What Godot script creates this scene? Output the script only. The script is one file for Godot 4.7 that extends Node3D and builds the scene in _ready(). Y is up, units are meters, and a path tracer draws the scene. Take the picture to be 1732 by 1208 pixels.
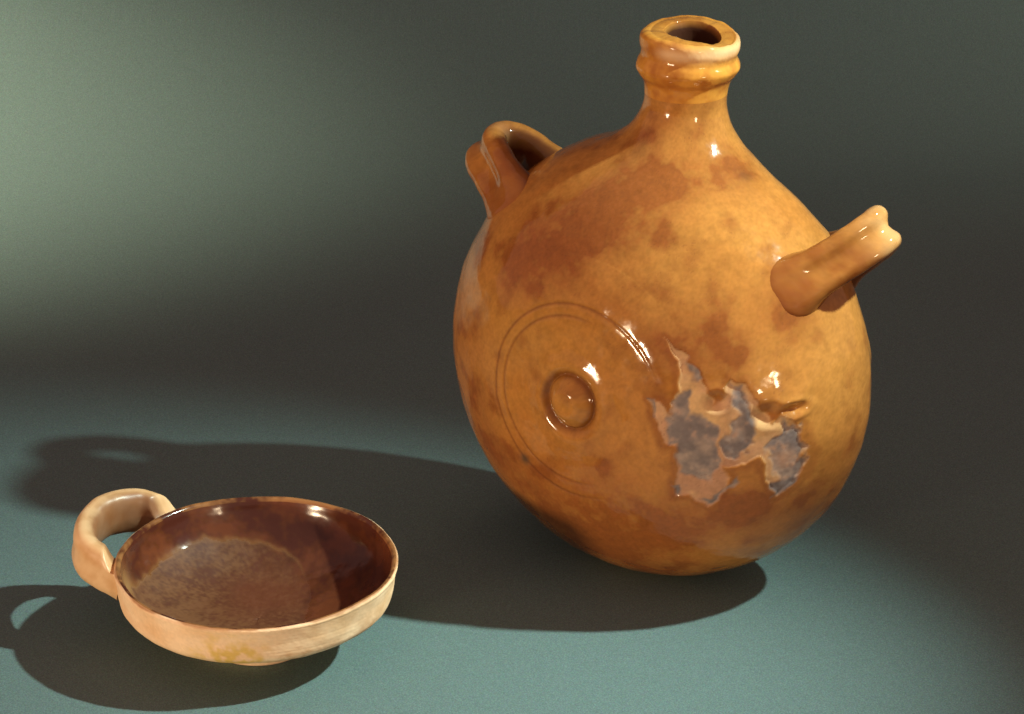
extends Node3D
# A glazed pilgrim flask and a shallow one-handled cup on a seamless teal paper sweep, lit by studio lamps.

var soft := FastNoiseLite.new()
var fine := FastNoiseLite.new()
var grit := FastNoiseLite.new()


func _ready() -> void:
	# ---- camera
	var cam := Camera3D.new()
	cam.name = "camera"
	cam.fov = 12.0
	cam.near = 0.05
	cam.far = 30.0
	add_child(cam)
	var pitch := deg_to_rad(22.0)
	cam.position = Vector3(-0.0935, 0.115, 0) + 1.8 * Vector3(0, sin(pitch), cos(pitch))
	cam.rotation = Vector3(-pitch, 0, 0)
	cam.current = true
	# ---- surroundings: a dim studio
	var around := WorldEnvironment.new()
	around.name = "surroundings"
	var env := Environment.new()
	env.background_mode = Environment.BG_COLOR
	env.background_color = Color(0.410, 0.230, 0.195).linear_to_srgb()
	env.background_energy_multiplier = 1.0
	env.tonemap_mode = Environment.TONE_MAPPER_LINEAR
	env.tonemap_exposure = 1.0
	env.sdfgi_enabled = true
	env.ssao_enabled = true
	env.ssil_enabled = true
	around.environment = env
	add_child(around)
	# ---- lamps, all outside the picture
	spot("key_lamp", Vector3(0.514, 0.750, 0.160), Vector3(-0.27, 0.0, 0.19), 1.38, Color(0.92, 1.0, 0.95), 23.0, 1.0, 0.014)
	spot("left_front_lamp", Vector3(-1.62, 0.085, 1.43), Vector3(-0.03, 0.11, 0.0), 0.62, Color(1.0, 0.88, 0.72), 12.0, 0.9, 0.12)
	spot("right_front_lamp", Vector3(0.86, 0.20, 1.62), Vector3(-0.03, 0.12, 0.0), 0.13, Color(1.0, 0.88, 0.72), 12.0, 0.8, 0.075)
	spot("background_lamp", Vector3(-1.45, 1.10, -0.70), Vector3(-0.76, 0.0, -0.70), 3.1, Color(1.0, 0.94, 0.80), 20.0, 1.0, 0.05)
	spot("rear_lamp", Vector3(0.95, 1.15, -0.35), Vector3(0.24, 0.30, -1.10), 0.22, Color(0.95, 1.0, 0.90), 32.0, 1.0, 0.05)

	soft.noise_type = FastNoiseLite.TYPE_SIMPLEX_SMOOTH
	soft.seed = 11
	soft.frequency = 1.0
	soft.fractal_octaves = 3
	fine.noise_type = FastNoiseLite.TYPE_SIMPLEX_SMOOTH
	fine.seed = 5
	fine.frequency = 1.0
	fine.fractal_octaves = 4
	grit.noise_type = FastNoiseLite.TYPE_SIMPLEX
	grit.seed = 23
	grit.frequency = 1.0
	grit.fractal_octaves = 2

	build_sweep()
	build_flask()
	build_cup()


# ------------------------------------------------------------------ helpers
func spot(called: String, at: Vector3, towards: Vector3, energy: float, color: Color, angle: float, blend: float, size: float) -> void:
	var l := SpotLight3D.new()
	l.name = called
	add_child(l)
	l.look_at_from_position(at, towards, Vector3.UP)
	l.light_energy = energy * at.distance_squared_to(towards)
	l.light_color = color
	l.spot_range = 6.0
	l.spot_angle = angle
	l.spot_angle_attenuation = blend
	l.spot_attenuation = 2.0
	l.light_size = size
	l.shadow_enabled = true


func glaze(called: String, rough: float, spec: float) -> StandardMaterial3D:
	var m := StandardMaterial3D.new()
	m.resource_name = called
	m.vertex_color_use_as_albedo = true
	m.roughness = rough
	m.metallic_specular = spec
	return m


func thing(called: String, label: String, category: String) -> Node3D:
	var o := Node3D.new()
	o.name = called
	add_child(o)
	o.set_meta("label", label)
	o.set_meta("category", category)
	return o


func place(called: String, mesh: ArrayMesh, m: Material, parent: Node) -> MeshInstance3D:
	var o := MeshInstance3D.new()
	o.name = called
	o.mesh = mesh
	o.material_override = null
	mesh.surface_set_material(0, m)
	parent.add_child(o, true)
	return o


func wobble(p: Vector3, per: float) -> float:
	return soft.get_noise_3dv(p * per)


func blob(p: Vector3, at: Vector3, r: float) -> float:
	return exp(-p.distance_squared_to(at) / (r * r))


# Smooth normals of a grid of points; columns may wrap round. sense is 1 or -1.
func grid_normals(P: PackedVector3Array, rows: int, cols: int, wrap: bool, sense: float) -> PackedVector3Array:
	var N := PackedVector3Array()
	N.resize(rows * cols)
	for i in rows:
		var up := maxi(i - 1, 0) * cols
		var dn := mini(i + 1, rows - 1) * cols
		for j in cols:
			var l := j - 1
			var r := j + 1
			if wrap:
				l = (j + cols - 1) % cols
				r = (j + 1) % cols
			else:
				l = maxi(l, 0)
				r = mini(r, cols - 1)
			var n := (P[dn + j] - P[up + j]).cross(P[i * cols + r] - P[i * cols + l])
			N[i * cols + j] = n.normalized() * sense if n.length_squared() > 0.0 else Vector3.UP * sense
	return N


# One ArrayMesh from those quads of a grid whose part number is wanted.
func grid_mesh(P: PackedVector3Array, N: PackedVector3Array, C: PackedColorArray, part: PackedByteArray, rows: int, cols: int, wrap: bool, wanted: int) -> ArrayMesh:
	var used := PackedInt32Array()
	used.resize(rows * cols)
	used.fill(-1)
	var V := PackedVector3Array()
	var NN := PackedVector3Array()
	var CC := PackedColorArray()
	var idx := PackedInt32Array()
	var last := cols if wrap else cols - 1
	var flip := false
	var decided := false
	for i in rows - 1:
		for j in last:
			if part[i * cols + j] != wanted:
				continue
			var q := [i * cols + j, i * cols + (j + 1) % cols, (i + 1) * cols + (j + 1) % cols, (i + 1) * cols + j]
			for k in 4:
				var v: int = q[k]
				if used[v] < 0:
					used[v] = V.size()
					V.append(P[v])
					NN.append(N[v])
					CC.append(C[v])
				q[k] = used[v]
			if not decided:
				var face := (V[q[1]] - V[q[0]]).cross(V[q[2]] - V[q[0]])
				if face.length_squared() > 1e-16:
					decided = true
					flip = face.dot(NN[q[0]]) > 0.0
			if flip:
				idx.append_array(PackedInt32Array([q[0], q[2], q[1], q[0], q[3], q[2]]))
			else:
				idx.append_array(PackedInt32Array([q[0], q[1], q[2], q[0], q[2], q[3]]))
	var a := []
	a.resize(Mesh.ARRAY_MAX)
	a[Mesh.ARRAY_VERTEX] = V
	a[Mesh.ARRAY_NORMAL] = NN
	a[Mesh.ARRAY_COLOR] = CC
	a[Mesh.ARRAY_INDEX] = idx
	var m := ArrayMesh.new()
	m.add_surface_from_arrays(Mesh.PRIMITIVE_TRIANGLES, a)
	return m


func lookup(table: Array, y: float) -> float:
	if y <= table[0].x:
		return table[0].y
	for k in table.size() - 1:
		var a: Vector2 = table[k]
		var b: Vector2 = table[k + 1]
		if y <= b.x:
			var before: Vector2 = table[maxi(k - 1, 0)]
			var after: Vector2 = table[mini(k + 2, table.size() - 1)]
			return cubic_interpolate_in_time(a.y, b.y, before.y, after.y, (y - a.x) / (b.x - a.x), b.x - a.x, before.x - a.x, after.x - a.x)
	return table[table.size() - 1].y


# ------------------------------------------------------------------ paper sweep
func build_sweep() -> void:
	var prof: Array[Vector2] = []          # (z, y)
	prof.append(Vector2(2.6, 0))
	prof.append(Vector2(-0.62, 0))
	for k in range(1, 33):
		var t := k / 32.0 * PI / 2
		prof.append(Vector2(-0.62 - 0.55 * sin(t), 0.55 - 0.55 * cos(t)))
	prof.append(Vector2(-1.17, 2.2))
	var rows := prof.size()
	var xs := [-2.6, -0.9, 0.7, 2.6]
	var P := PackedVector3Array()
	var N := PackedVector3Array()
	var C := PackedColorArray()
	var part := PackedByteArray()
	for i in rows:
		var d := (prof[mini(i + 1, rows - 1)] - prof[maxi(i - 1, 0)]).normalized()
		if i == 0 or i == 1:
			d = Vector2(-1, 0)
		for x: float in xs:
			P.append(Vector3(x, prof[i].y, prof[i].x))
			N.append(Vector3(0, -d.x, d.y))
			C.append(Color.WHITE)
			part.append(0)
	var m := StandardMaterial3D.new()
	m.resource_name = "teal_paper"
	m.albedo_color = Color(0.165, 0.260, 0.258).linear_to_srgb()
	m.roughness = 0.85
	m.metallic_specular = 0.3
	m.uv1_triplanar = true
	m.uv1_world_triplanar = true
	m.uv1_scale = Vector3(5, 5, 5)
	m.albedo_texture = paper_grain()
	m.detail_enabled = true
	m.detail_blend_mode = BaseMaterial3D.BLEND_MODE_MUL
	var o := place("backdrop", grid_mesh(P, N, C, part, rows, xs.size(), false, 0), m, self)
	o.set_meta("kind", "structure")
	o.set_meta("label", "seamless teal grey paper sweep under and behind the pottery")
	o.set_meta("category", "backdrop")


func uneven_sheen() -> ImageTexture:
	var n := FastNoiseLite.new()
	n.seed = 41
	n.noise_type = FastNoiseLite.TYPE_SIMPLEX_SMOOTH
	n.frequency = 0.02
	n.fractal_octaves = 5
	var img := n.get_seamless_image(512, 512, false, false, 0.15, true)
	var out := Image.create(512, 512, false, Image.FORMAT_RGB8)
	for y in 512:
		for x in 512:
			var v := 0.22 + 0.55 * pow(smoothstep(0.42, 0.95, img.get_pixel(x, y).r), 1.4)
			out.set_pixel(x, y, Color(v, v, v))
	return ImageTexture.create_from_image(out)


func paper_grain() -> ImageTexture:
	var n := FastNoiseLite.new()
	n.seed = 3
	n.noise_type = FastNoiseLite.TYPE_SIMPLEX
	n.frequency = 0.35
	n.fractal_octaves = 3
	var side := 512
	var img := n.get_seamless_image(side, side, false, false, 0.1, true)
	var out := Image.create(side, side, false, Image.FORMAT_RGB8)
	var rng := RandomNumberGenerator.new()
	rng.seed = 7
	for y in side:
		for x in side:
			var v := img.get_pixel(x, y).r
			var g := 0.80 + 0.14 * v + rng.randf_range(-0.10, 0.10)
			out.set_pixel(x, y, Color(g + rng.randf_range(-0.06, 0.06), g + rng.randf_range(-0.06, 0.06), g + rng.randf_range(-0.06, 0.06)))
	out.generate_mipmaps()
	return ImageTexture.create_from_image(out)


# ------------------------------------------------------------------ flask
const BODY_R := 0.1204
const FRONT := 0.0872
const BACK := 0.0566
const YC := 0.1183
const LEAN := 0.066
const LUG_FEET: Array[Vector3] = [Vector3(0.0965, 0.1840, 0.0230), Vector3(-0.0790, 0.2000, 0.0370), Vector3(0.0930, 0.1880, -0.0240), Vector3(-0.0880, 0.1970, -0.0110)]
var neck_table: Array = [Vector2(0.17, 0.0300), Vector2(0.20, 0.0280), Vector2(0.225, 0.0262), Vector2(0.24, 0.0244), Vector2(0.251, 0.0226), Vector2(0.259, 0.0213), Vector2(0.2668, 0.0217), Vector2(0.2716, 0.0230)]
var scar: Array[PackedVector2Array] = []
var crust: Array[PackedVector2Array] = []
var paler_edge: Array[PackedVector2Array] = []


func body_field(a: float, y: float, b: float) -> float:
	var dy := y - YC
	var g := pow((a * a + dy * dy) / (BODY_R * BODY_R), 1.22) + pow(absf(b) / (FRONT if b > 0.0 else BACK), 2.17)
	var d1 := (pow(g, 0.435) - 1.0) * 0.1
	if y < 0.175:
		return d1
	var ac := LEAN * dy
	var d2 := sqrt((a - ac) * (a - ac) + b * b) - lookup(neck_table, y)
	var k := lerpf(0.038, 0.020, smoothstep(0.18, 0.258, y))
	var h := maxf(k - absf(d1 - d2), 0.0)
	return minf(d1, d2) - h * h / (4.0 * k)


func outline(flat: Array) -> PackedVector2Array:
	var out := PackedVector2Array()
	for k in range(0, flat.size(), 2):
		out.append(Vector2(flat[k], flat[k + 1]) * 0.001)
	return out


# Distance to the nearest outline of a list, positive inside one of them.
func inside_by(shapes: Array[PackedVector2Array], p: Vector2) -> float:
	var best := -1.0
	for s in shapes:
		var near := 1.0
		for k in s.size():
			near = minf(near, Geometry2D.get_closest_point_to_segment(p, s[k], s[(k + 1) % s.size()]).distance_to(p))
		best = maxf(best, near if Geometry2D.is_point_in_polygon(p, s) else -near)
	return best


func groove(a: float, y: float) -> float:
	# a spiral of a turn and a half scored round the boss
	var dx := a - 0.002
	var dy := y - YC + 0.001
	var rho := sqrt(dx * dx + dy * dy)
	var ang := fposmod(atan2(-dx, -dy) + 0.35, TAU)   # 0 at the bottom left, turning over the left and the top to the right
	var cut := 0.0
	for k in 2:
		var r := (0.0525 if k == 0 else 0.0455) - 0.0012 * sin(ang * 1.0 + k)
		var until := 4.7 if k == 0 else 3.85
		var w := smoothstep(-0.1, 0.5, ang) * (1.0 - smoothstep(until - 0.5, until, ang))
		cut += w * exp(-pow((rho - r) / 0.00075, 2.0)) * (1.0 if k == 0 else 0.9)
	return cut


func n_groove(p: Vector3) -> float:
	return soft.get_noise_3dv(p * 60.0)


func boss_height(a: float, y: float) -> float:
	var dx := a - 0.001
	var dy := y - YC
	var rho := sqrt(dx * dx + dy * dy * 0.9)
	var dome := 0.0
	if rho < 0.0138:
		dome = 0.0105 * pow(1.0 - pow(rho / 0.0138, 2.2), 0.7)
	var dish := 0.0015 * (1.0 - smoothstep(0.0165, 0.0285, rho)) - 0.0062 * exp(-pow(rho / 0.0158, 6.0)) + 0.0008 * smoothstep(0.030, 0.050, rho) * (1.0 - smoothstep(0.055, 0.075, rho))
	var ring := 0.0007 * exp(-pow((rho - 0.007) / 0.0022, 2.0))
	return dome + dish + ring


func build_flask() -> void:
	scar = [outline([51, 162, 61, 157, 73, 142, 79, 131, 83, 135, 81, 140, 84, 145, 91, 142, 98, 129, 102, 121, 106, 125, 110, 118, 112, 106, 110, 90, 100, 77, 99, 89, 97, 102, 91, 99, 82, 96, 85, 91, 81, 80, 74, 71, 65, 78, 58, 77, 60, 88, 62, 107, 55, 108, 51, 119, 46, 130, 52, 131, 58, 125, 61, 138, 60, 152])]
	crust = [
		outline([62, 137, 67, 138, 68, 126, 76, 125, 80, 120, 81, 105, 82, 100, 76, 86, 73, 89, 62, 92, 61, 109, 57, 108, 56, 121, 59, 127]),
		outline([84, 142, 89, 142, 93, 133, 95, 124, 96, 115, 91, 102, 86, 101, 81, 108, 86, 120, 89, 127, 85, 135]),
		outline([105, 123, 110, 118, 112, 106, 109, 86, 104, 80, 99, 77, 99, 85, 102, 88, 100, 97, 99, 107, 104, 114]),
		outline([58, 84, 64, 84, 62, 78, 59, 77]),
		outline([71, 77, 79, 81, 88, 92, 89, 88, 81, 80, 74, 72]),
		outline([63, 154, 68, 151, 73, 143, 69, 141, 65, 146]),
		outline([46, 131, 49, 132, 52, 120, 50, 121]),
	]
	var root := thing("pilgrim_flask", "large round amber glazed flask standing on edge with narrow neck and two lugs", "flask")
	root.position = Vector3(-0.0121, 0, 0)
	root.rotation.y = -deg_to_rad(37.17)

	# the angles round the neck's axis: closer together on the side that is seen
	var turn := PackedFloat32Array()
	for k in 500:
		turn.append(deg_to_rad(-70.0 + 214.0 * k / 500.0))
	for k in 120:
		turn.append(deg_to_rad(144.0 + 146.0 * k / 120.0))
	var cols := turn.size()
	var ys := PackedFloat32Array()
	for k in 400:
		ys.append(YC - 0.118 * cos(0.0 + 2.70 * pow(k / 399.0, 0.93)))
	var y0 := ys[ys.size() - 1]
	for k in range(1, 91):
		ys.append(lerpf(y0, 0.2640, k / 90.0))
	var rows := ys.size()
	var P := PackedVector3Array()
	P.resize(rows * cols)
	var prev := PackedFloat32Array()
	prev.resize(cols)
	prev.fill(0.02)
	for i in rows:
		var y := ys[i]
		var ac := LEAN * (y - YC) if y > YC else 0.0
		for j in cols:
			var s := sin(turn[j])
			var c := cos(turn[j])
			var lo := maxf(prev[j] - 0.004, 0.0005)
			var hi := prev[j] + 0.004
			var flo := body_field(ac + lo * s, y, lo * c)
			var fhi := body_field(ac + hi * s, y, hi * c)
			while flo > 0.0 and lo > 0.0006:
				lo = maxf(lo * 0.7 - 0.002, 0.0005)
				flo = body_field(ac + lo * s, y, lo * c)
			while fhi < 0.0:
				hi += 0.01
				fhi = body_field(ac + hi * s, y, hi * c)
			var r := lo
			for k in 5:
				r = lo - flo * (hi - lo) / (fhi - flo)
				var f := body_field(ac + r * s, y, r * c)
				if absf(f) < 0.00001:
					break
				if f < 0.0:
					lo = r
					flo = f
					fhi *= 0.6
				else:
					hi = r
					fhi = f
					flo *= 0.6
			prev[j] = r
			P[i * cols + j] = Vector3(ac + r * s, y, r * c)
	var sense := 1.0
	var N := grid_normals(P, rows, cols, true, sense)
	var mid := 150 * cols + 200
	if N[mid].dot(P[mid] - Vector3(0, YC, 0)) < 0.0:
		sense = -1.0
		N = grid_normals(P, rows, cols, true, sense)

	# relief, colour and part of every point
	var C := PackedColorArray()
	C.resize(rows * cols)
	var part := PackedByteArray()
	part.resize(rows * cols)
	for i in rows:
		for j in cols:
			var at := i * cols + j
			var p := P[at]
			var h := 0.0008 * wobble(p, 20.0) + 0.00010 * fine.get_noise_3dv(p * 85.0) + 0.000012 * grit.get_noise_3dv(p * 420.0)
			var cutting := 0.0
			var rho := Vector2(p.x, p.y - YC).length()
			if p.z > 0.0 and rho < 0.075:
				cutting = groove(p.x, p.y)
				h += -0.0004 * cutting * (0.75 + 0.5 * n_groove(p)) + boss_height(p.x, p.y)
				h += 0.000015 * sin(rho * 900.0) * exp(-pow((rho - 0.034) / 0.02, 2.0))
			for foot: Vector3 in LUG_FEET:
				h += 0.0036 * exp(-p.distance_squared_to(foot) / (0.0135 * 0.0135))
			h *= 1.0 - smoothstep(0.250, 0.2630, p.y)
			if p.y < 0.01:
				h *= p.y / 0.01
			var hurt := -1.0
			var grey := -1.0
			if p.z > 0.0 and p.x > 0.036 and p.y > 0.06 and p.y < 0.175:
				var jit := Vector2(grit.get_noise_3dv(p * 95.0), grit.get_noise_3dv(p * 95.0 + Vector3(7, 3, 1))) * 0.0016
				var q := Vector2(p.x, p.y) + jit
				hurt = inside_by(scar, q)
				grey = inside_by(crust, q + jit * 0.4)
				var lip := smoothstep(0.105, 0.135, p.y) * smoothstep(0.066, 0.078, p.x)
				h += 0.0003 * lip * exp(-pow((hurt + 0.0008) / 0.0016, 2.0))
				h -= 0.00055 * smoothstep(0.0, 0.0008, hurt)
				if grey > 0.0:
					h += 0.00016 * fine.get_noise_3dv(p * 170.0) * smoothstep(0.0, 0.001, grey) - 0.0003 * smoothstep(0.0, 0.0008, grey)
				# two pits in the fold at the top of the damage, and the fold that runs on to the right
				for pit: Vector3 in [Vector3(0.079, 0.1325, 0.0036), Vector3(0.1005, 0.1255, 0.0042), Vector3(0.108, 0.1275, 0.0026)]:
					var dq := (Vector2(p.x, p.y) - Vector2(pit.x, pit.y)).length()
					h -= 0.0035 * exp(-pow(dq / pit.z, 2.0))
					h += 0.0006 * exp(-pow((dq - pit.z * 1.9) / (pit.z * 0.6), 2.0))
			if p.x > 0.095 and p.y > 0.11 and p.y < 0.16:
				var fold := p.y - lerpf(0.124, 0.146, smoothstep(0.104, 0.119, p.x))
				h += 0.0016 * smoothstep(-0.006, 0.001, fold) * (1.0 - smoothstep(0.002, 0.02, fold)) * smoothstep(0.095, 0.108, p.x) * (1.0 - smoothstep(0.106, 0.115, p.x))
			P[at] = p + N[at] * h
			C[at] = amber(p, cutting, hurt, grey, rho)
			var what := 0
			if p.z > 0.0 and rho < 0.0185:
				what = 1
			elif hurt > 0.0:
				what = 2
			elif p.y > 0.232 + 0.02 * absf(N[at].y) and Vector2(p.x - LEAN * (p.y - YC), p.z).length() < 0.045:
				what = 3
			part[at] = what
	N = grid_normals(P, rows, cols, true, sense)
	var shine := glaze("amber_glaze", 0.36, 0.43)
	shine.roughness_texture = uneven_sheen()
	shine.uv1_triplanar = true
	shine.uv1_scale = Vector3(7, 7, 7)
	var dull := glaze("bare_crust", 0.62, 0.4)
	var body := place("body", grid_mesh(P, N, C, part, rows, cols, true, 0), shine, root)
	# the worn spot it stands on closes the bottom
	var ring: Array[Vector3] = []
	for j in cols:
		ring.append(P[j])
	place("boss", grid_mesh(P, N, C, part, rows, cols, true, 1), shine, body)
	var patch := place("bare_patch", grid_mesh(P, N, C, part, rows, cols, true, 2), dull, body)
	patch.set_meta("label", "grey and cream scar where the glaze is missing")
	place("neck", grid_mesh(P, N, C, part, rows, cols, true, 3), shine, root)
	place("base", disc(ring, Color(0.30, 0.13, 0.04)), dull, root)
	build_mouth(root, shine, P, N, rows, cols, turn)
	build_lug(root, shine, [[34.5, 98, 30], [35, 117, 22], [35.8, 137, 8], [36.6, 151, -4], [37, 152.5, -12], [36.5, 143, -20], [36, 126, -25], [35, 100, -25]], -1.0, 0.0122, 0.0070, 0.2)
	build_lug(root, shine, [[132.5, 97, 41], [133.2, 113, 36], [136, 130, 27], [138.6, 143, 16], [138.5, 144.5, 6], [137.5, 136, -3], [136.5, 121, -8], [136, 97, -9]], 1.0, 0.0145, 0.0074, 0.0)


func disc(ring: Array[Vector3], tint: Color) -> ArrayMesh:
	var st := SurfaceTool.new()
	st.begin(Mesh.PRIMITIVE_TRIANGLES)
	st.set_color(tint)
	st.set_normal(Vector3.DOWN)
	var c := Vector3.ZERO
	for p in ring:
		c += p / ring.size()
	for k in ring.size():
		st.add_vertex(c)
		st.add_vertex(ring[k])
		st.add_vertex(ring[(k + 1) % ring.size()])
	return st.commit()


# The colour of the glaze: honey, with rusty clouds where it lies thick.
func amber(p: Vector3, cutting: float, hurt: float, grey: float, rho: float) -> Color:
	var honey := Color(0.400, 0.158, 0.036)
	var gold := Color(0.450, 0.198, 0.047)
	var rust := Color(0.235, 0.070, 0.019)
	var olive := Color(0.42, 0.22, 0.05)
	var n := fine.get_noise_3dv(p * 40.0)
	var n2 := grit.get_noise_3dv(p * 130.0)
	var n3 := fine.get_noise_3dv(p * 14.0 + Vector3(3, 9, 4))
	var c := honey.lerp(gold, clampf(0.5 + n3 * 1.1, 0.0, 1.0))
	c = c.lerp(olive, clampf(0.5 * blob(p, Vector3(-0.03, 0.15, 0.08), 0.05) + 0.25 * blob(p, Vector3(0.04, 0.2, 0.06), 0.04) + n * 0.25, 0.0, 0.6))
	var dark := 0.0
	for s: Array in [
			[-24, 192, 72, 20, 0.85], [-42, 182, 73, 18, 0.6], [-7, 208, 62, 18, 0.75], [18, 219, 52, 20, 0.7], [30, 229, 34, 14, 0.7], [46, 226, 12, 12, 0.35],
			[54, 159, 77, 13, 0.8], [74, 166, 66, 16, 0.55], [83, 158, 62, 11, 0.45], [12, 74, 83, 22, 0.45], [40, 60, 76, 22, 0.5], [87, 67, 55, 15, 0.9], [94, 74, 50, 9, 0.5],
			[57, 50, 67, 18, 0.45], [0, 38, 72, 24, 0.75], [-34, 62, 76, 20, 0.5], [15, 24, 60, 26, 0.35], [-84, 165, 55, 16, 0.35], [-80, 130, 66, 16, 0.2], [-70, 90, 70, 20, 0.45],
			[96, 176, 32, 15, 0.85], [40, 232, 6, 15, 0.5], [2, 214, 56, 24, 0.4], [42, 40, 64, 32, 0.4], [-18, 38, 68, 30, 0.4], [5, 228, 38, 10, 0.5], [-60, 60, 66, 22, 0.45], [60, 62, 66, 14, 0.4], [114, 88, 8, 18, 0.4], [105, 60, 15, 24, 0.4], [-75, 190, 44, 16, 0.5]]:
		var d := p * 1000.0 - Vector3(s[0], s[1], s[2])
		dark += float(s[4]) * exp(-d.length_squared() / (float(s[3]) * float(s[3])))
	dark *= 1.0 + 0.9 * n + 0.5 * n2
	dark += maxf(0.0, n - 0.06) * 1.15 + maxf(0.0, n3 - 0.1) * 0.5
	c = c.lerp(rust, clampf(dark, 0.0, 0.88))
	c = c.lerp(gold * 1.12, clampf(0.8 * blob(p, Vector3(0.114, 0.132, 0.026), 0.02) + 0.5 * blob(p, Vector3(0.109, 0.105, 0.04), 0.02), 0.0, 0.7))
	# glaze that ran into the scored lines, and a darker ring round the boss
	c = c.lerp(Color(0.16, 0.05, 0.018), clampf(cutting * 0.62, 0.0, 0.75))
	if p.z > 0.0 and rho < 0.03:
		c = c.lerp(rust * 0.7, 0.8 * exp(-pow((rho - 0.0147) / 0.0022, 2.0)))
	c = c.lerp(Color(0.09, 0.06, 0.04), 0.85 * blob(p, Vector3(-0.031, 0.077, 0.082), 0.0035))
	c = c.lerp(Color(0.09, 0.045, 0.02), 0.75 * blob(p, Vector3(0.004, 0.2355, 0.027), 0.005) + 0.5 * blob(p, Vector3(0.05, 0.227, 0.006), 0.004))
	if hurt > -0.004:
		var cream := Color(0.60, 0.36, 0.16)
		var pink := Color(0.45, 0.23, 0.13)
		var bare := cream.lerp(pink, clampf(0.35 + n * 1.2 + smoothstep(0.115, 0.085, p.y) * 0.7, 0.0, 1.0))
		c = c.lerp(rust, 0.5 * (1.0 - smoothstep(0.0, 0.003, absf(hurt + 0.0015))))
		c = c.lerp(bare, smoothstep(-0.0003, 0.0012, hurt))
	if grey > -0.001:
		var ash := Color(0.165, 0.138, 0.140).lerp(Color(0.31, 0.235, 0.20), clampf(0.30 + 0.5 * n2 + 1.2 * fine.get_noise_3dv(p * 75.0), 0.0, 1.0))
		ash = ash.lerp(Color(0.45, 0.25, 0.16), clampf(blob(p, Vector3(0.104, 0.1, 0.045), 0.006) * 0.8 + maxf(0.0, n2 - 0.35), 0.0, 0.7))
		c = c.lerp(ash, smoothstep(-0.0006, 0.0016, grey) * 0.95)
	# pinholes and dirt in the glaze
	var n4 := grit.get_noise_3dv(p * 360.0)
	c = c.lerp(Color(0.11, 0.04, 0.015), 0.35 * smoothstep(0.50, 0.66, n4) * smoothstep(-0.1, 0.3, n))
	return c * (1.0 + 0.13 * n2 + 0.13 * n4)


func build_mouth(root: Node3D, m: Material, P: PackedVector3Array, NB: PackedVector3Array, rows_body: int, cols_body: int, turn: PackedFloat32Array) -> void:
	# the turned profile from the neck over the lip and down inside
	var prof: Array[Vector2] = []
	var outer := [Vector2(0.2640, 0.0214), Vector2(0.2680, 0.0217), Vector2(0.2716, 0.0228), Vector2(0.2750, 0.0252), Vector2(0.2785, 0.0268), Vector2(0.2815, 0.0262), Vector2(0.2842, 0.0249), Vector2(0.2865, 0.0248), Vector2(0.2900, 0.0256), Vector2(0.2930, 0.0257)]
	for k in 61:
		var y := lerpf(0.2640, 0.2930, k / 60.0)
		prof.append(Vector2(lookup(outer, y), y))
	for k in range(1, 13):
		var t := k / 12.0 * PI * 0.62
		prof.append(Vector2(0.0257 - 0.0032 * (1.0 - cos(t)), 0.2930 + 0.0032 * sin(t)))
	var lip := prof[prof.size() - 1]
	for k in range(1, 25):
		var t := k / 24.0
		prof.append(Vector2(lerpf(lip.x, 0.0150, t), lip.y + 0.0003 * sin(t * PI)))
	for k in range(1, 13):
		var t := k / 12.0
		prof.append(Vector2(0.0150 - 0.0014 * sin(t * PI / 2), lip.y - 0.006 * t))
	prof.append(Vector2(0.0125, 0.27))
	prof.append(Vector2(0.016, 0.24))
	prof.append(Vector2(0.035, 0.21))
	var rows := prof.size()
	var cols := turn.size()
	var Q := PackedVector3Array()
	var C := PackedColorArray()
	var part := PackedByteArray()
	part.resize(rows * cols)
	for i in rows:
		var r := prof[i].x
		var y := prof[i].y
		var top := smoothstep(0.276, 0.293, y)
		for j in cols:
			var s := sin(turn[j])
			var c := cos(turn[j])
			var dir := Vector3(s, 0, c)
			var p := Vector3(LEAN * (y - YC), y, 0) + dir * r
			var uneven := 0.0007 * wobble(p, 26.0) * top
			p += dir * uneven + Vector3(0, (0.0011 * sin(turn[j] * 2.0 + 1.0) + 0.0007 * wobble(dir, 1.3)) * top - 0.0020 * s * top, 0)
			if i > 61:
				p.x += 0.0012 * smoothstep(0.0, 12.0, i - 61.0)
			Q.append(p)
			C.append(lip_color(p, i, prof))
	# the bottom row lies on the neck's last row
	for j in cols:
		Q[j] = P[(rows_body - 1) * cols_body + j]
	var N := grid_normals(Q, rows, cols, true, 1.0)
	if N[20 * cols].dot(Vector3(sin(turn[0]), 0, cos(turn[0]))) < 0.0:
		N = grid_normals(Q, rows, cols, true, -1.0)
	for i in rows:
		for j in cols:
			var p := Q[i * cols + j]
			if i > 2:
				Q[i * cols + j] = p + N[i * cols + j] * (0.00035 * fine.get_noise_3dv(p * 70.0) * minf(1.0, (i - 2) / 6.0))
	N = grid_normals(Q, rows, cols, true, 1.0 if N[20 * cols].dot((Q[21 * cols] - Q[19 * cols]).cross(Q[20 * cols + 1] - Q[20 * cols + cols - 1])) > 0.0 else -1.0)
	for j in cols:
		N[j] = NB[(rows_body - 1) * cols_body + j]
	for k in part.size():
		part[k] = 0 if k / cols < 98 else 1
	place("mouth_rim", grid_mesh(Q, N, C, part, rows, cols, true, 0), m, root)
	place("neck_lining", grid_mesh(Q, N, C, part, rows, cols, true, 1), glaze("dark_lining", 0.5, 0.3), root)


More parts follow.
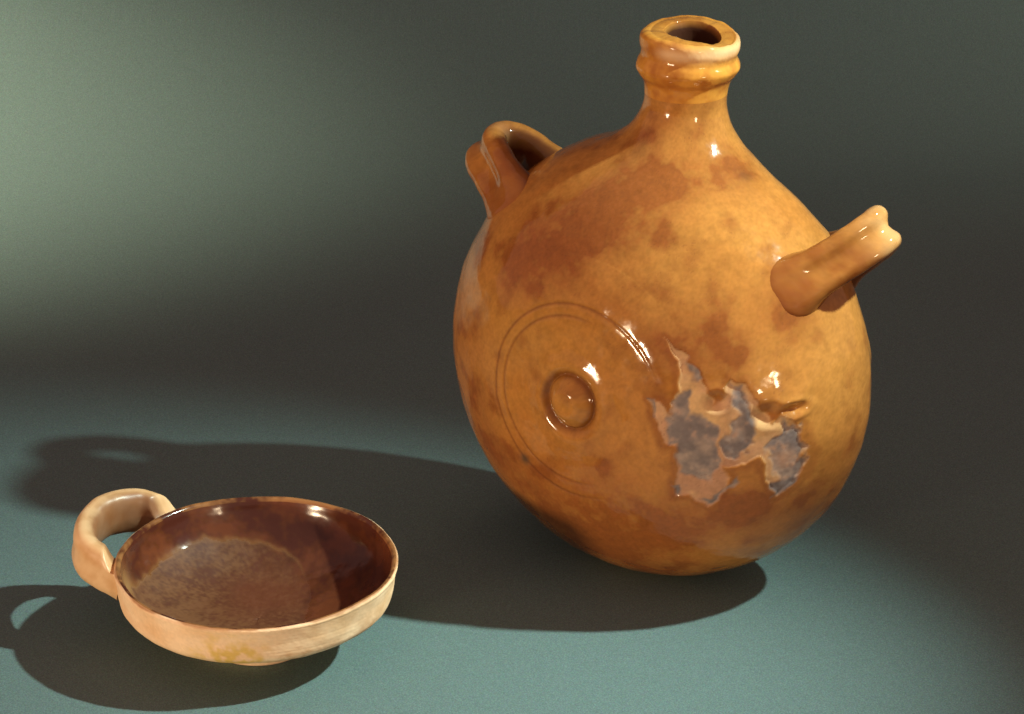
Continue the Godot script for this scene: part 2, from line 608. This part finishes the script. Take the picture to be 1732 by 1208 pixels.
func lip_color(p: Vector3, i: int, prof: Array[Vector2]) -> Color:
	var n := fine.get_noise_3dv(p * 55.0)
	var c := Color(0.60, 0.265, 0.046).lerp(Color(0.36, 0.115, 0.022), clampf(0.25 + n * 1.3, 0.0, 0.8))
	# thicker, darker glaze in the hollow under the ridge, paler along the front right edge of the lip
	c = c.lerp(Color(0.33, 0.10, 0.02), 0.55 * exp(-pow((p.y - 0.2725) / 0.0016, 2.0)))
	var paler := exp(-pow((p.y - 0.2905) / 0.0035, 2.0)) * smoothstep(0.0, 0.3, p.z * 20.0 + p.x * 30.0 - 0.25 + n * 0.5)
	c = c.lerp(Color(0.76, 0.48, 0.26), 0.85 * clampf(paler, 0.0, 1.0) * smoothstep(0.004, 0.016, p.x) if i < 70 else 0.0)
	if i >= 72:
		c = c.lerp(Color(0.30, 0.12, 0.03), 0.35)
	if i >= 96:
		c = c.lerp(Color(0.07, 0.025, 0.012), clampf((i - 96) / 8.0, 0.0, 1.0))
	return c


func smooth_path(pts: Array, t: float) -> Vector3:
	var n := pts.size() - 1
	var k := clampi(int(t * n), 0, n - 1)
	var f := t * n - k
	var a: Vector3 = pts[k]
	var b: Vector3 = pts[k + 1]
	return a.cubic_interpolate(b, pts[maxi(k - 1, 0)], pts[mini(k + 2, n)], f)


# A strap bent through points: two ridges along its outer side, wider where it is pressed on.
func strap(pts: Array, across: Vector3, half_wide: float, half_thick: float, ridge: float, flare: float, tint: Callable, join: Callable) -> ArrayMesh:
	var rows := 110
	var cols := 48
	var P := PackedVector3Array()
	var C := PackedColorArray()
	var part := PackedByteArray()
	part.resize(rows * cols)
	# which side of the strap looks out of the loop
	var mid_at := smooth_path(pts, 0.5)
	var outer := signf((smooth_path(pts, 0.51) - smooth_path(pts, 0.49)).cross(across).dot(mid_at - (pts[0] + pts[pts.size() - 1]) * 0.5))
	for i in rows:
		var t := i / (rows - 1.0)
		var p := smooth_path(pts, t)
		var d := (smooth_path(pts, minf(t + 0.01, 1.0)) - smooth_path(pts, maxf(t - 0.01, 0.0))).normalized()
		var w := (across - d * across.dot(d)).normalized()
		var o := d.cross(w).normalized() * outer
		var ends := exp(-pow(t / 0.17, 2.0)) + 0.8 * exp(-pow((1.0 - t) / 0.15, 2.0))
		var hw := half_wide * (1.0 + flare * ends)
		var ht := half_thick * (1.0 + 1.7 * flare * ends)
		for j in cols:
			var a := TAU * j / cols
			var cx := signf(cos(a)) * pow(absf(cos(a)), 0.75)
			var sy := signf(sin(a)) * pow(absf(sin(a)), 0.75)
			var lift := 1.0
			if sy > 0.0:
				lift = 1.0 - ridge * smoothstep(0.06, 0.26, t) * exp(-pow(cx / 0.42, 2.0)) + 0.25 * ridge
			var q := p + w * (hw * cx) + o * (ht * sy * lift)
			q += (w * cx + o * sy) * 0.0006 * wobble(q, 40.0) + o * 0.00008 * fine.get_noise_3dv(q * 120.0)
			q = join.call(q, (w * cx + o * sy).normalized())
			P.append(q)
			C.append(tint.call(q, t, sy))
	var N := grid_normals(P, rows, cols, true, 1.0)
	var at := 55 * cols
	if N[at].dot(P[at] - smooth_path(pts, 55 / 109.0)) < 0.0:
		N = grid_normals(P, rows, cols, true, -1.0)
	return grid_mesh(P, N, C, part, rows, cols, true, 0)


# A strap lug that arches out from the shoulder, its hole along the flask's edge. Each point: degrees round the disc, mm from its middle, mm towards the front.
func build_lug(root: Node3D, m: Material, way: Array, sense: float, half_wide: float, half_thick: float, flare: float) -> void:
	var pts: Array = []
	for w: Array in way:
		var g := deg_to_rad(w[0])
		pts.append(Vector3(cos(g) * w[1], sin(g) * w[1], w[2]) * 0.001 + Vector3(0, YC, 0))
	var mid := deg_to_rad(way[3][0])
	var across := Vector3(sin(mid), -cos(mid), 0) * sense
	var right := cos(mid) > 0.0
	var tint := func(p: Vector3, t: float, sy: float) -> Color:
		var n := fine.get_noise_3dv(p * 60.0)
		var c := amber(p, 0.0, -1.0, -1.0, 1.0).lerp(Color(0.26, 0.078, 0.018), clampf(0.15 + n * 1.2, 0.0, 0.7))
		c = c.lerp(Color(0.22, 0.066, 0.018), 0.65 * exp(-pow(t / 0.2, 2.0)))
		c = c.lerp(Color(0.10, 0.03, 0.012), 0.9 * smoothstep(0.1, -0.5, sy))  # shade on the inner side of the loop, painted into the colour
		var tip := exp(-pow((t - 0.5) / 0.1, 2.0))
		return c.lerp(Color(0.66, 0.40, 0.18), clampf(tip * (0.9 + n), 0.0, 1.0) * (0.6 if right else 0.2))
	# the clay is smeared out where the strap meets the shoulder
	var fillet := func(q: Vector3, e: Vector3) -> Vector3:
		var d := body_field(q.x, q.y, q.z)
		var k := clampf(1.0 - d / 0.009, 0.0, 1.0)
		return q + e * (0.0026 * k * k)
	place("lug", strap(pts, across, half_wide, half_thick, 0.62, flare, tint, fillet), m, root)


# ------------------------------------------------------------------ cup
func build_cup() -> void:
	var root := thing("handled_cup", "shallow cream cup with brown glazed inside and ring handle, left of the flask", "cup")
	root.position = Vector3(-0.2233, 0, 0.1083)
	# (radius, height) from the middle of the foot out, up the wall, over the lip and down to the floor inside
	var out := [Vector2(0.0, 0.0035), Vector2(0.016, 0.0032), Vector2(0.0205, 0.0022), Vector2(0.0225, 0.0002), Vector2(0.0245, 0.0), Vector2(0.0258, 0.0012), Vector2(0.0262, 0.0040), Vector2(0.0262, 0.0075),
		Vector2(0.0300, 0.0104), Vector2(0.0415, 0.0135), Vector2(0.0530, 0.0180), Vector2(0.0625, 0.0236), Vector2(0.0682, 0.0283), Vector2(0.0698, 0.0330), Vector2(0.0704, 0.0385), Vector2(0.0714, 0.0440), Vector2(0.0720, 0.0462),
		Vector2(0.0714, 0.0475), Vector2(0.0702, 0.0478), Vector2(0.0690, 0.0470), Vector2(0.0683, 0.0450), Vector2(0.0672, 0.0405), Vector2(0.0645, 0.0345), Vector2(0.0595, 0.0280), Vector2(0.0530, 0.0230),
		Vector2(0.0460, 0.0195), Vector2(0.0380, 0.0170), Vector2(0.0300, 0.0157), Vector2(0.0220, 0.0151), Vector2(0.0150, 0.0148), Vector2(0.0090, 0.0146), Vector2(0.0040, 0.0145), Vector2(0.0, 0.0145)]
	var prof: Array[Vector2] = []
	var steps := 10
	for k in out.size() - 1:
		var a: Vector2 = out[k]
		var b: Vector2 = out[k + 1]
		for s in steps:
			prof.append(a.cubic_interpolate(b, out[maxi(k - 1, 0)], out[mini(k + 2, out.size() - 1)], s / float(steps)))
	prof.append(out[out.size() - 1])
	var rows := prof.size()
	var cols := 480
	var P := PackedVector3Array()
	var C := PackedColorArray()
	var part := PackedByteArray()
	for i in rows:
		var r := prof[i].x
		var y := prof[i].y
		var free := smoothstep(0.004, 0.03, y)
		var at := float(i) / steps
		for j in cols:
			var a := TAU * j / cols
			var dir := Vector3(cos(a), 0, sin(a))
			var p := Vector3(dir.x * r, y, dir.z * r)
			p += dir * (0.0011 * wobble(dir * 0.9 + Vector3(0, y * 20.0, 0), 1.0) * free)
			p.y += (0.0005 * sin(a * 2.0 + 0.6) + 0.0004 * wobble(dir, 1.7) - 0.05 * p.z) * free
			if at < 17.0 and y > 0.006:
				p += dir * (0.00009 * grit.get_noise_3dv(p * Vector3(12, 700, 12)) + 0.00028 * fine.get_noise_3dv(p * 60.0) + 0.00005 * grit.get_noise_3dv(p * 600.0))
			elif at > 19.0:
				p.y += 0.0004 * fine.get_noise_3dv(p * 60.0)
			P.append(p)
			C.append(cup_color(p, a, at))
			part.append(0 if at < 6.9 else 1 if at < 17.4 else 3 if at > 20.0 and paler_at(p) > 0.0 else 2)
	var N := grid_normals(P, rows, cols, true, 1.0)
	var probe := 140 * cols
	if N[probe].dot(Vector3(1, 0, 0)) < 0.0:
		N = grid_normals(P, rows, cols, true, -1.0)
	var clay := glaze("bare_cream_clay", 0.62, 0.4)
	var brown := glaze("brown_glaze", 0.17, 0.5)
	var wall := place("wall", grid_mesh(P, N, C, part, rows, cols, true, 1), clay, root)
	place("foot_ring", grid_mesh(P, N, C, part, rows, cols, true, 0), clay, root)
	place("glazed_lining", grid_mesh(P, N, C, part, rows, cols, true, 2), brown, wall)
	place("paler_field", grid_mesh(P, N, C, part, rows, cols, true, 3), glaze("paler_brown_glaze", 0.6, 0.35), wall)  # lighter, duller field of the lining, set left of its middle
	var tint := func(p: Vector3, t: float, sy: float) -> Color:
		var n := fine.get_noise_3dv(p * 70.0)
		var c := Color(0.76, 0.50, 0.27).lerp(Color(0.60, 0.33, 0.14), clampf(0.3 + n * 1.3, 0.0, 1.0))
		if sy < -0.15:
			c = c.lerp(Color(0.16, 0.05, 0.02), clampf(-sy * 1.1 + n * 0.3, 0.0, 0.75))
		return c
	var h: Array = []
	for v: Vector3 in [Vector3(183, 0.0660, 0.0380), Vector3(180, 0.077, 0.0420), Vector3(173, 0.0885, 0.0465), Vector3(162, 0.0935, 0.0500), Vector3(151, 0.0925, 0.0520), Vector3(141, 0.0860, 0.0505), Vector3(135, 0.0775, 0.0465), Vector3(131, 0.0660, 0.0405)]:
		h.append(Vector3(v.y * cos(deg_to_rad(v.x)), v.z, -v.y * sin(deg_to_rad(v.x))))
	var side: Array = []
	for k in range(5, 17):
		side.append(Vector2(out[k].y, out[k].x))
	# pressed against the wall and smeared there, never through it
	var press := func(q: Vector3, e: Vector3) -> Vector3:
		var r := Vector2(q.x, q.z).length()
		var wall_r := lookup(side, clampf(q.y + 0.05 * q.z, 0.004, 0.0455))
		var k := clampf(1.0 - (r - wall_r) / 0.009, 0.0, 1.0)
		q += e * (0.0035 * k * k) * Vector3(1, 0.3, 1)
		q.y = lerpf(q.y, minf(q.y, 0.0452 - 0.05 * q.z), smoothstep(0.35, 0.9, k))
		r = Vector2(q.x, q.z).length()
		var least := wall_r - 0.0012
		if r < least:
			q.x *= least / r
			q.z *= least / r
		return q
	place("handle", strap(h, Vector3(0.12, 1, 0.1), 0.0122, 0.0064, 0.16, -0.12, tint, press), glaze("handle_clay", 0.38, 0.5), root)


func cup_color(p: Vector3, a: float, at: float) -> Color:
	var n := fine.get_noise_3dv(p * Vector3(32, 45, 32))
	var n2 := grit.get_noise_3dv(p * 150.0)
	if at < 17.4:
		var c := Color(0.88, 0.63, 0.40).lerp(Color(0.78, 0.49, 0.26), clampf(0.3 + 1.1 * n, 0.0, 1.0))
		c = c.lerp(Color(0.62, 0.40, 0.055), clampf(1.6 * blob(p, Vector3(-0.008, 0.022, 0.060), 0.014) * (0.6 + 2.0 * n2), 0.0, 0.75))
		c = c.lerp(Color(0.33, 0.13, 0.04), clampf(1.2 * blob(p, Vector3(0.050, 0.022, 0.038), 0.014) * (0.7 + 1.5 * n), 0.0, 0.7))
		c = c.lerp(Color(0.40, 0.17, 0.05), clampf(1.1 * blob(p, Vector3(0.020, 0.019, 0.055), 0.011) * (0.5 + 2.0 * n2), 0.0, 0.6))
		if at > 15.6:
			c = c.lerp(Color(0.36, 0.14, 0.05), clampf(smoothstep(16.4, 17.3, at + n * 1.2) * 0.8, 0.0, 1.0))
		return c * (1.0 + 0.05 * n2 + 0.08 * grit.get_noise_3dv(p * 420.0))
	var brown := Color(0.075, 0.022, 0.012).lerp(Color(0.14, 0.042, 0.018), clampf(0.35 + n * 1.6 + n2 * 0.4, 0.0, 1.0))
	if at < 19.6:
		brown = brown.lerp(Color(0.42, 0.20, 0.07), clampf(0.3 + n * 0.9 + n2 * 0.4, 0.0, 0.6))
	brown = brown.lerp(Color(0.36, 0.20, 0.075), 0.8 * blob(p, Vector3(-0.0655, 0.037, 0.006), 0.0085))
	if at > 20.0:
		var d := paler_at(p)
		var paler := Color(0.095, 0.034, 0.016).lerp(Color(0.160, 0.070, 0.030), clampf(0.40 + 0.7 * grit.get_noise_3dv(p * 330.0) + 0.8 * fine.get_noise_3dv(p * 45.0) + 0.5 * n2 + blob(p, Vector3(-0.035, 0.02, 0.02), 0.03) * 0.6, 0.0, 1.0))
		paler = paler.lerp(Color(0.13, 0.038, 0.018), clampf(0.9 * blob(p, Vector3(0.004, 0.016, -0.022), 0.026) + n * 0.3, 0.0, 0.75))
		brown = brown.lerp(paler, smoothstep(-0.0006, 0.0012 + 0.006 * smoothstep(-0.005, 0.02, p.x), d))
		brown = brown.lerp(Color(0.26, 0.125, 0.045), 0.5 * exp(-pow(d / 0.0009, 2.0)) * smoothstep(0.015, -0.015, p.x + p.z * 0.4))
	return brown


# Distance inside the edge of the lighter field of the lining.
func paler_at(p: Vector3) -> float:
	if paler_edge.is_empty():
		paler_edge.append(outline([-64, 2, -60, -12, -53, -32, -44, -44, -32, -54, -15, -59, -2, -59, 10, -55, 18, -48, 23, -37, 26, -26, 25, -6, 24, 10, 16, 30, 0, 44, -24, 50, -45, 42, -59, 22]))
	var n := Vector2(grit.get_noise_3dv(p * 110.0), grit.get_noise_3dv(p * 110.0 + Vector3(5, 2, 8))) * 0.0009
	return inside_by(paler_edge, Vector2(p.x, p.z) + n)
